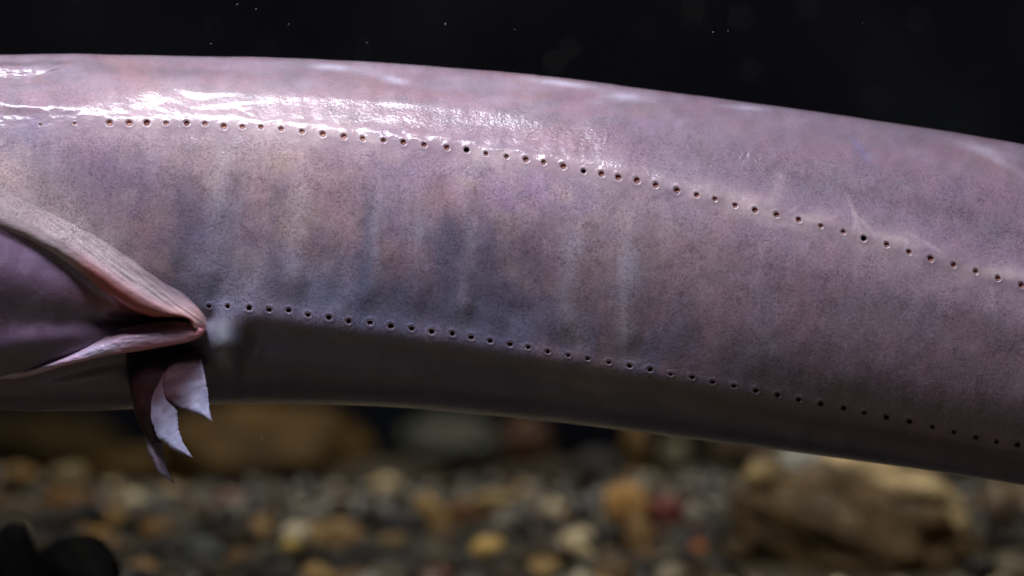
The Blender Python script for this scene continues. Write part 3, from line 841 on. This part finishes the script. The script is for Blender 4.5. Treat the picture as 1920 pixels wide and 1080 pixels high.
for i, (nm, px, py, d, rx, rz, tilt, cc, lump, lab, cat) in enumerate(big):
    f = (D + d) / D * S
    big_one = rx > 90
    me = stone_mesh(nm, 100 + i, sub=4 if big_one else 3, lump=lump, flat=1.0, freq=1.25 if big_one else 1.0)
    x, y, z = Pd(px, py, d)
    # sit on something: extend down when the stone would hover above the bed
    o = put(nm, me, (x, y, z), (0, math.radians(tilt), rs.uniform(-.3, .3)), (rx * f, max(rx, rz) * f * .8, rz * f), tuple(srgb(*cc) * .95), lab, cat)
    occ.append((px, py, rx, rz, d))

BLACK = bpy.data.materials.new('black_rock'); BLACK.use_nodes = True
_b = BLACK.node_tree.nodes['Principled BSDF']; _n = BLACK.node_tree.nodes.new('ShaderNodeTexNoise'); _n.inputs['Scale'].default_value = 5
BLACK.node_tree.links.new(ramp(BLACK.node_tree, _n.outputs[0], [(.3, (.001, .001, .001)), (.7, (.004, .004, .003))]), _b.inputs['Base Color'])
_b.inputs['Roughness'].default_value = .8; _b.inputs['Specular IOR Level'].default_value = 0.03
for o in bpy.data.objects:
    if 'black rock' in o.get('label', '') and o.type == 'MESH': o.data.materials[0] = BLACK

# pebbles of the bed
pm = [stone_mesh('pebble', 500 + k, sub=2, lump=.2, flat=.72) for k in range(12)]
pal = [((44, 44, 44), 'blackish', 16), ((62, 62, 58), 'dark grey', 14), ((92, 92, 86), 'grey', 8), ((78, 60, 38), 'dark brown', 12), ((116, 92, 54), 'brown', 12),
       ((142, 112, 64), 'ochre', 10), ((164, 140, 88), 'tan', 9), ((176, 168, 136), 'pale', 6), ((206, 200, 178), 'whitish', 3), ((96, 56, 42), 'reddish brown', 3), ((70, 80, 84), 'blue-grey', 6)]
wts = [p[2] for p in pal]
rg = random.Random(11)
cells = []
y = 0.20
while y < 1.0:
    st = 0.0100 if y < .5 else 0.0125
    x = -0.28
    while x < 0.28:
        cells.append((x + rg.uniform(-.4, .4) * st, y + rg.uniform(-.4, .4) * st)); x += st
    y += st * .9
items = []
for (x, y) in cells:
    r = rg.choice([.0034, .0042, .0050, .0058, .0068])
    z = bed_z(x, y) + rg.uniform(-.15, .55) * r
    f = D / (D + y)
    px = 960 + x * f / S; py = 540 - z * f / S
    inv = -20 < px < 1940 and py < 1100
    if inv and any(abs(px - a) < rx * 1.05 and abs(py - b) < rz * 1.0 and d - .13 < y < d + .03 and rx < 300 and d < .55 for a, b, rx, rz, d in occ): continue
    items.append((inv, y, x, z, r, px, py))
items.sort(key=lambda t: (not t[0], t[1]))
LM = [('black corner rocks', 0, 150), ('tan stone near the black rocks', 150, 400), ('creamy white pebble', 400, 700), ('slanting tan stone', 700, 850),
      ('chestnut brown stone', 850, 1030), ('rounded ochre stone', 1030, 1200), ('dark red stone', 1200, 1380), ('large knobbly rock', 1380, 1800), ('right edge of the gravel', 1800, 2000)]
rest_v = []; rest_q = []; rest_c = []; nb = 0
rest_src = []
for k in range(6):
    bm = stone_bm(700 + k, sub=1, lump=.2, flat=.72)
    rest_src.append((np.array([v.co[:] for v in bm.verts]), np.array([[v.index for v in f.verts] for f in bm.faces]))); bm.free()
rf = []
for k, (inv, y, x, z, r, px, py) in enumerate(items):
    cc, cn, _ = rg.choices(pal, wts)[0]
    c = srgb(*cc) * rg.choice([.05, .10, .20, .45, .95]) * np.array([1.05, .97, .80])
    if k < 262:
        lm = next((n for n, a, b in LM if a <= px < b), 'gravel edge')
        size = 'small' if r < .0045 else ('medium' if r < .006 else 'large')
        put('pebble', pm[k % 12], (x, y, z), (rg.uniform(-.5, .5), rg.uniform(-.5, .5), rg.uniform(0, 6.3)), (r * rg.uniform(.9, 1.4), r, r * rg.uniform(.8, 1.2)), tuple(np.clip(c, 0, 1)),
            f'{size} {cn} pebble near the {lm}', 'pebble', 'pebbles of the gravel bed')
    else:
        v, fc = rest_src[k % 6]
        a = rg.uniform(0, 6.3); ca, sa = math.cos(a), math.sin(a)
        sx = r * rg.uniform(.9, 1.4)
        vv = np.stack([(v[:, 0] * sx * ca - v[:, 1] * r * sa) + x, (v[:, 0] * sx * sa + v[:, 1] * r * ca) + y, v[:, 2] * r + z], -1)
        rest_v.append(vv); rf.append(fc + nb); nb += len(vv)
        rest_c.append(np.tile([*np.clip(c, 0, 1), 1], (len(vv), 1)))
def plain_order():
    by = {}
    for o in bpy.data.objects:
        if o.get('group') == 'pebbles of the gravel bed': by.setdefault(o['label'], []).append(o)
    nth = ['first', 'second', 'third', 'fourth', 'fifth', 'sixth', 'seventh', 'eighth', 'ninth', 'tenth']
    for lab, os_ in by.items():
        if len(os_) < 2: continue
        os_.sort(key=lambda o: o.location.x / (D + o.location.y))
        for i, o in enumerate(os_):
            o['label'] = lab + ', ' + nth[min(i, 9)] + ' from the left'
plain_order()
V_ = np.concatenate(rest_v); F_ = np.concatenate(rf)
me = bpy.data.meshes.new('gravel'); me.from_pydata(V_.tolist(), [], F_.tolist())
ca = me.color_attributes.new('pigment', 'FLOAT_COLOR', 'POINT'); ca.data.foreach_set('color', np.concatenate(rest_c).astype(np.float32).ravel())
me.polygons.foreach_set('use_smooth', np.full(len(me.polygons), True)); me.materials.append(GRAVEL)
go = bpy.data.objects.new('gravel', me); col.objects.link(go)
tag(go, 'mixed brown and grey gravel farther back on the tank floor', 'gravel', kind='stuff')

# ------------------------------------------------------------------ specks drifting in the water
bm = bmesh.new()
rd = random.Random(8)
near = [(445, 8, 1.3), (480, 17, 1.2), (541, 45, 1.0), (688, 80, 1.3), (835, 45, 1.5), (395, 82, 1.0), (1337, 60, 1.3), (965, 55, 1.0), (1617, 43, .9), (1365, 58, .8), (491, 822, 1.6),
        (904, 852, 1.4), (1029, 916, 1.5), (1820, 912, 1.2), (1448, 332, 1.8), (1520, 322, 1.3), (1592, 367, 1.5)]
for px, py, r in near:
    hgt = 250 if py < 700 and py > 200 else 0
    p = P(px, py, surf(px, py) + 1.5 if hgt else rd.uniform(0, 250))
    bmesh.ops.create_icosphere(bm, subdivisions=1, radius=r * .58 * S, matrix=Matrix.Translation(Vector(p)))
far = [(1040, 117, 3.2, .5), (1390, 35, 3.4, .55), (1515, 14, 2.6, .5), (1722, 36, 2.6, .5), (1640, 190, 4.2, .8), (1300, 15, 2.6, .5), (1070, 90, 2.4, .45), (1408, 132, 2.4, .5),
       (1210, 60, 2.6, .7), (925, 70, 3.0, .9), (1840, 125, 2.0, .6), (860, 110, 2.6, .8), (1300, 45, 2.4, .6), (700, 40, 2.6, .9), (820, 20, 2.4, .8), (1120, 30, 2.6, .9), (1760, 90, 2.6, .9), (1500, 120, 3, .9)]
for px, py, r, d in far:
    bmesh.ops.create_icosphere(bm, subdivisions=1, radius=r * 1.4 * S, matrix=Matrix.Translation(Pd(px, py, d)))
for _ in range(70):
    px, py, d = rd.uniform(-50, 1970), rd.uniform(-20, 230), rd.uniform(.3, 1.2)
    bmesh.ops.create_icosphere(bm, subdivisions=1, radius=rd.uniform(.8, 1.9) * S, matrix=Matrix.Translation(Pd(px, py, d)))
me = bpy.data.meshes.new('drifting_specks'); bm.to_mesh(me); bm.free()
me.materials.append(plain('speck', (.80, .77, .68), .6))
so = bpy.data.objects.new('drifting_specks', me); col.objects.link(so)
tag(so, 'tiny pale specks drifting in the dark water', 'specks', kind='stuff')
